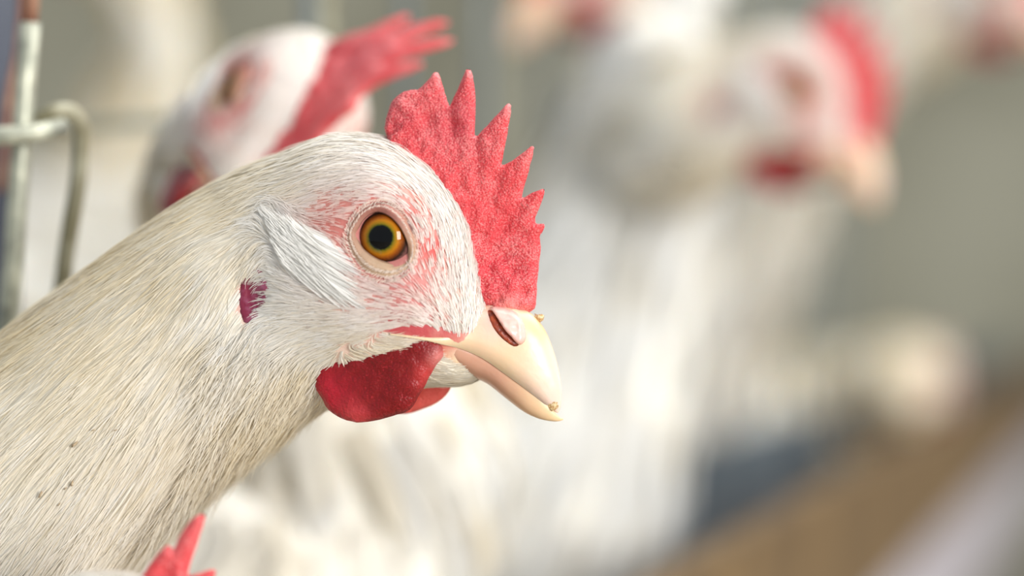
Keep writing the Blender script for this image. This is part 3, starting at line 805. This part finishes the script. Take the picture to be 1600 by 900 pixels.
stuff(link('body_feathers', body_feathers(Vm, Fm, Cm, 72, 'main_body_feathers', 1500, lambda c: (to_px(c)[:, 0] < -120) * 1.0, 0.04, 0.006), main, UP))
add_legs(main, (-0.205, 0, 0), 0, HZ - 0.128 - 0.05)

# dirt on the neck feathers and crumbs on the beak
def lump(name, r, mat, seed, squash=(1, 1, 1)):
    V = []; F = []; nr, ns = 6, 9; V.append(Vector((0, 0, 1)))
    for i in range(1, nr):
        a = math.pi * i / nr
        for j in range(ns): b = 2 * math.pi * j / ns; V.append(Vector((math.sin(a) * math.cos(b), math.sin(a) * math.sin(b), math.cos(a))))
    V.append(Vector((0, 0, -1)))
    for j in range(ns): F.append((0, 1 + j, 1 + (j + 1) % ns))
    for i in range(nr - 2):
        for j in range(ns): a = 1 + i * ns + j; b = 1 + i * ns + (j + 1) % ns; F.append((a, a + ns, b + ns, b))
    for j in range(ns): F.append((len(V) - 1, 1 + (nr - 2) * ns + (j + 1) % ns, 1 + (nr - 2) * ns + j))
    W = []
    for v in V:
        k = r * (1 + 0.9 * noise.noise(v * 2.1 + Vector((seed, 0, 0)))); W.append((v.x * k * squash[0], v.y * k * squash[1], v.z * k * squash[2]))
    return make_mesh(name, W, F, mat)
for i, (px, py, r, ang) in enumerate(((64, 772, 6, 1.0), (113, 756, 5, 1.3), (103, 763, 3, .6), (93, 788, 3, .8), (117, 694, 6, .7), (146, 672, 3, .3), (181, 672, 3, .3))):
    wv = w_head(px, py, 170); p = Vector(seen(px, py, wv + 10))
    link('dirt_fleck', lump('dirt_fleck', r * 0.8 * PX, M_DIRT, i * 3.1, (1.3, 0.35, 0.4)), main, UP @ Matrix.Translation(p) @ Matrix.Rotation(-ang, 4, 'Y'))
Rm = Matrix.Translation((OX, 0, 0)) @ Matrix.Rotation(-YAW, 4, 'Z') @ UP
for px, py, wv, r, sq, sd, lab in ((841, 497, 2, 7, (1.3, .8, .8), 2.2, 'tiny tan feed crumb stuck at the top of the beak below the comb'),
                                   (862, 634, 10, 8, (1.25, .7, .9), 5.1, 'tiny pale yellow feed crumb stuck at the tip of the beak')):
    o = link('feed_crumb', lump('feed_crumb', r * PX, M_CRUMB, sd, sq), None, Rm @ Matrix.Translation(Vector(seen(px, py, wv))))
    o['label'] = lab; o['category'] = 'crumb'

# ------------------------------------------------------------------ the other hens
def at(px, py, y):
    s = (DIST + y) / DIST
    return Vector(((px - 800) * PX * s, y, CZ + (450 - py) * PX * s))
def frame(fwd, up):
    f = Vector(fwd).normalized(); u = Vector(up); u = (u - f * u.dot(f)).normalized(); s = u.cross(f)   # local x=fwd, z=up, y=left
    return Matrix((f, s, u)).transposed()
def other_hen(label, eye, fwd, up, body, byaw, comb=ME_COMB, k=1.0, wats=True, nf=1500, bk=1.0, full=False, cream=0.25, ten=1.0, nk=2.6):
    root = empty('hen', (body[0], body[1], 0), 0, label, 'hen', 'white hens along the cage row')
    Mw = Matrix.Translation(Vector(eye)) @ frame(fwd, up).to_4x4() @ Matrix.Scale(k, 4)
    Mi = Matrix.Translation((-body[0], -body[1], 0)) @ Mw
    R3 = np.array(Mi.to_3x3()); t3 = np.array(Mi.to_translation())
    hst = [(R3 @ c + t3, R3 @ U, R3 @ S) for c, U, S in HEADST[5:]]
    bst = body_stations((0, 0, body[2]), byaw, bk)
    c0, c1 = bst[-1][0], hst[0][0]
    t0 = (bst[-1][0] - bst[-2][0]); t0 = t0 / np.linalg.norm(t0); t1 = hst[1][0] - hst[0][0]; t1 = t1 / np.linalg.norm(t1)
    gap = np.linalg.norm(c1 - c0); mid = []; gt = gap * ten
    nm = max(2, int(gap / 0.022))
    for i in range(1, nm + 1):
        t = i / (nm + 1)
        h00, h10, h01, h11 = 2 * t ** 3 - 3 * t ** 2 + 1, t ** 3 - 2 * t ** 2 + t, -2 * t ** 3 + 3 * t ** 2, t ** 3 - t ** 2
        c = h00 * c0 + h10 * gt * t0 + h01 * c1 + h11 * gt * t1
        tg = (6 * t * t - 6 * t) * c0 + (3 * t * t - 4 * t + 1) * gt * t0 + (6 * t - 6 * t * t) * c1 + (3 * t * t - 2 * t) * gt * t1
        tg = tg / np.linalg.norm(tg)
        ru, rs = np.linalg.norm(bst[-1][1]), np.linalg.norm(bst[-1][2]); su, ss = np.linalg.norm(hst[0][1]), np.linalg.norm(hst[0][2])
        U = bst[-1][1] / ru * (1 - t) + hst[0][1] / su * t; U = U - tg * (U @ tg); U = U / np.linalg.norm(U)
        S = np.cross(tg, U); q = 1 - (1 - t) ** nk
        mid.append((c, U * (ru * (1 - q) + su * q * 0.98), S * (rs * (1 - q) + ss * q * 1.02)))
    V, F, C = loft(bst + mid + hst, 4, 40)
    Mn = np.array(Mi.inverted()); Vl = V @ Mn[:3, :3].T + Mn[:3, 3]
    nh = 40 * 4 * len(HEADST[5:])
    sel = np.zeros(len(V), bool); sel[-nh:] = True
    V2 = Vl.copy(); V2[sel] = head_shape(Vl[sel]); Rw = np.array(Mi); Vw = V2 @ Rw[:3, :3].T + Rw[:3, 3]
    cols = np.tile(np.array(lin(234, 230, 220)), (len(V), 1)); cols[sel] = skin_color(to_px(Vl[sel]))
    link('body', make_mesh('hen_body', Vw, F, M_SKIN, True, cols), root)
    head_parts(root, Mi, comb, full, wats=wats)
    lim = Vector(Mi.to_translation()); li = np.array(lim)
    keep = lambda c: (np.linalg.norm(c - li, axis=1) > 0.024) * 1.0
    stuff(link('body_feathers', body_feathers(Vw, F, C, 40, 'body_feathers', nf, keep, 0.028, 0.0045, cream), root))
    add_legs(root, (0, 0, 0), byaw, body[2] - 0.05)
    return root

H = math.radians
# behind the sharp hen's crown, looking at us, comb lopped over
LOP = [(590, 250), (585, 215), (600, 190), (620, 150), (640, 95), (655, 60), (668, 70), (676, 110), (690, 128), (708, 70), (730, 20), (748, 10), (752, 60), (752, 110), (770, 90), (800, 40), (822, 22), (826, 60), (812, 120), (806, 160),
       (830, 130), (860, 96), (872, 104), (862, 150), (846, 200), (850, 240), (868, 236), (872, 262), (856, 300), (848, 360), (842, 430), (838, 480), (800, 492), (750, 478), (724, 440), (712, 390), (700, 340), (676, 300), (640, 280)]
ME_LOP = inflate('lopped_comb', LOP, 0, comb_thick, M_COMB, comb_color, grid=7, rnd=16, warts=1.2)
# lop: bend the blade sideways the further it stands off the skull
for v in ME_LOP.vertices:
    v.co.x = 0.008 + (v.co.x - 0.008) * 0.95; v.co.z = 0.005 + (v.co.z - 0.005) * (1.0 if v.co.z > 0.005 else 1)
    s = max((v.co.z - 0.008) + (v.co.x - 0.008) * 0.35, 0); v.co.y += 10 * s * s; v.co.z -= s * s * 3
def home(y): return row_x(y) - 0.10
e2 = at(450, 186, 0.088)
other_hen('blurred white hen facing the camera behind the crown of the sharp hen', e2, (0.22, -0.93, -0.30), (0.60, -0.08, 0.80), (home(0.215), 0.215, 0.25), H(-13), ME_LOP, nf=2200)
other_hen('white hen with its head cut off by the top edge, right of the sharp comb', at(930, -76, 0.42), (-0.90, -0.32, -0.05), (-0.05, -0.05, 1), (home(0.40), 0.40, 0.225), H(-13), bk=1.0, nf=2200, cream=0.0, ten=0.4, nk=1.6)
other_hen('blurred white hen facing right with dark red wattle, in the upper right', at(1246, 140, 0.345), (0.94, -0.32, -0.18), (0.2, 0, 0.95), (home(0.57) - 0.025, 0.57, 0.275), H(-13), nf=1800, ten=0.8)
other_hen('far white hen with its head cut off by the top right corner', at(1560, -30, 0.62), (0.85, -0.45, -0.1), (0.1, 0, 1), (home(0.77) - 0.02, 0.77, 0.285), H(-13), nf=1200)
other_hen('cream hen with lowered head over the trough, far at the right', at(1455, 590, 1.12), (0.35, 0.8, -0.45), (0.2, 0.35, 0.9), (home(1.2), 1.2, 0.215), H(-13), nf=1000, cream=1.0)
other_hen('shaded cream hen behind the wires at the upper left', at(110, -140, 0.92), (-0.9, -0.4, 0), (0, 0, 1), (-0.33, 0.95, 0.29), H(0), nf=1200, cream=0.9)

LOW = [(170, 980), (200, 925), (226, 893), (246, 866), (262, 851), (270, 856), (274, 853), (284, 832), (302, 810), (319, 801), (321, 812), (310, 848), (300, 878), (296, 898), (318, 892), (337, 889), (334, 905), (318, 930), (330, 950), (322, 990), (250, 1010)]
LOWY = -0.035
low_eye = at(215, 1070, LOWY)
def low_local(px, py, wv):
    p = at(px, py, LOWY) - low_eye; return np.array((p.x, p.y - wv * PX, p.z))
ME_LOW = inflate('low_comb', LOW, 0, lambda P: 10 + 10 * np.clip((P[:, 1] - 850) / 100, 0, 1), M_COMB, lambda P: np.tile(np.array(lin(212, 56, 62)), (len(P), 1)), grid=6, rnd=13, local=low_local, rough=0.6, warts=1)
other_hen('hen below the sharp one, only its red comb tips showing at the bottom left edge', low_eye, (1, -0.05, 0), (0, 0, 1), (low_eye.x - 0.14, -0.115, 0.17), H(10), ME_LOW, nf=900, bk=0.9)

# ------------------------------------------------------------------ cage wires
def wire(root, pts, r, mat, name='wire'):
    V, F = tube(pts, r, 10); return link(name, make_mesh(name, V, F, mat), root)
cage = empty('wire_cage', (0, 0, 0), 0, 'weathered wire cage front with hook latch at the left edge', 'cage')
yw = 0.045
wire(cage, [at(54, -60, yw), at(47, 40, yw)], 0.00135, M_WIRE_RUST)
wire(cage, [at(48, 36, yw), at(40, 130, yw), at(33, 240, yw), at(22, 400, yw), at(4, 620, yw), at(-30, 1000, yw)], 0.0018, M_WIRE)
wire(cage, [at(-260, 222, yw - .004), at(-60, 218, yw - .004), at(60, 208, yw - .004), at(100, 200, yw)], 0.0017, M_WIRE)
wire(cage, crom([at(62, 190, yw + .002), at(84, 176, yw + .002), at(108, 174, yw + .004), at(124, 188, yw + .006), at(128, 220, yw + .008), at(122, 290, yw + .008), at(106, 385, yw + .008), at(84, 560, yw + .01)], 5), 0.0015, M_WIRE_OLD, 'hook_latch')
wire(cage, crom([at(38, -60, yw + .03), at(32, 60, yw + .03), at(14, 160, yw + .03), at(2, 300, yw + .03)], 4), 0.0008, M_WIRE_RUST)
M_WIRE_FAR = plain('dull_wire', lin(92, 100, 102), 0.5, 0.3, 60, lin(120, 126, 126), 0.2)
far = empty('wire_cage', (0, 0, 0), 0, 'blurred galvanised wire cage front running away behind the hens', 'cage')
for k in range(2, 16):
    y = 0.045 + 0.08 * k; x = row_x(y)
    wire(far, [(x, y, 0.0), (x, y, 0.60)], 0.0018, M_WIRE_FAR, 'wire')
for z in (0.06, 0.56):
    wire(far, [(row_x(0.2), 0.2, z), (row_x(1.26), 1.26, z)], 0.0018, M_WIRE, 'rail')
back = empty('wire_partition', (0, 0, 0), 0, 'faint wire partition behind the hook latch at the left', 'cage')
wire(back, [at(110, 200, 0.20), at(560, 172, 0.22)], 0.0016, M_WIRE, 'rail')
wire(back, [at(500, -200, 0.21), at(506, 60, 0.21), at(506, 900, 0.21)], 0.0025, M_WIRE_OLD)
post = link('cage_post', make_mesh('cage_post', *tube([at(-46, -300, 0.10), at(-50, 450, 0.10), at(-60, 1500, 0.10), at(-64, 2900, .10)], 0.0100, 16), M_POST))
post['label'] = 'dark steel post at the left edge behind the cage wires'; post['category'] = 'post'

# ------------------------------------------------------------------ feed trough
def sweep(prof, y0, y1, mat, name, parent):
    V = []
    for y in (y0, y1):
        for a, z in prof:
            p = Vector((row_x(y), y, 0)) + rowout * a; V.append((p.x, p.y, z))
    n = len(prof); F = [(i, (i + 1) % n, (i + 1) % n + n, i + n) for i in range(n)] + [tuple(range(n - 1, -1, -1)), tuple(range(n, 2 * n))]
    return link(name, make_mesh(name, V, F, mat, False), parent)
tr = empty('feed_trough', (row_x(0.3), 0.3, 0), 0, 'blurred feed trough with brown board edge at the lower right', 'trough')
tr.location = (0, 0, 0)
sweep([(0.006, 0.16), (0.010, 0.16), (0.020, 0.196), (0.066, 0.196), (0.066, 0.192), (0.024, 0.192), (0.012, 0.15), (0.006, 0.15)], 0.30, 2.9, M_TROUGH, 'pan', tr)
sweep([(0.0035, 0.14), (0.0055, 0.14), (0.0055, 0.266), (0.0035, 0.266)], 0.475, 2.9, plain('dark_sheet', lin(74, 86, 94), 0.5, 0.2, 12, lin(112, 124, 132), 0.15, 0.002), 'back_plate', tr)
sweep([(0.066, 0.150), (0.070, 0.150), (0.070, 0.225), (0.066, 0.225)], 0.20, 2.9, M_TROUGH_OUT, 'outer_sheet', tr)
sweep([(0.0705, 0.214), (0.080, 0.214), (0.080, 0.262), (0.0705, 0.262)], 0.16, 2.9, M_BOARD, 'board', tr)
def feed():
    V = []; F = []; nx, ny = 10, 160
    for j in range(ny + 1):
        y = 0.31 + (2.88 - 0.31) * j / ny
        for i in range(nx + 1):
            a = 0.022 + 0.043 * i / nx; p = Vector((row_x(y), y, 0)) + rowout * a
            h = 0.1985 + 0.014 * math.sin(math.pi * i / nx) * (0.6 + 0.6 * noise.noise(Vector((a * 60, y * 12, 0)))) + 0.0015 * noise.noise(Vector((a * 300, y * 90, 2)))
            V.append((p.x, p.y, h))
    for j in range(ny):
        for i in range(nx): a = j * (nx + 1) + i; F.append((a, a + 1, a + nx + 2, a + nx + 1))
    return make_mesh('feed', V, F, M_FEED)
stuff(link('feed', feed(), tr))
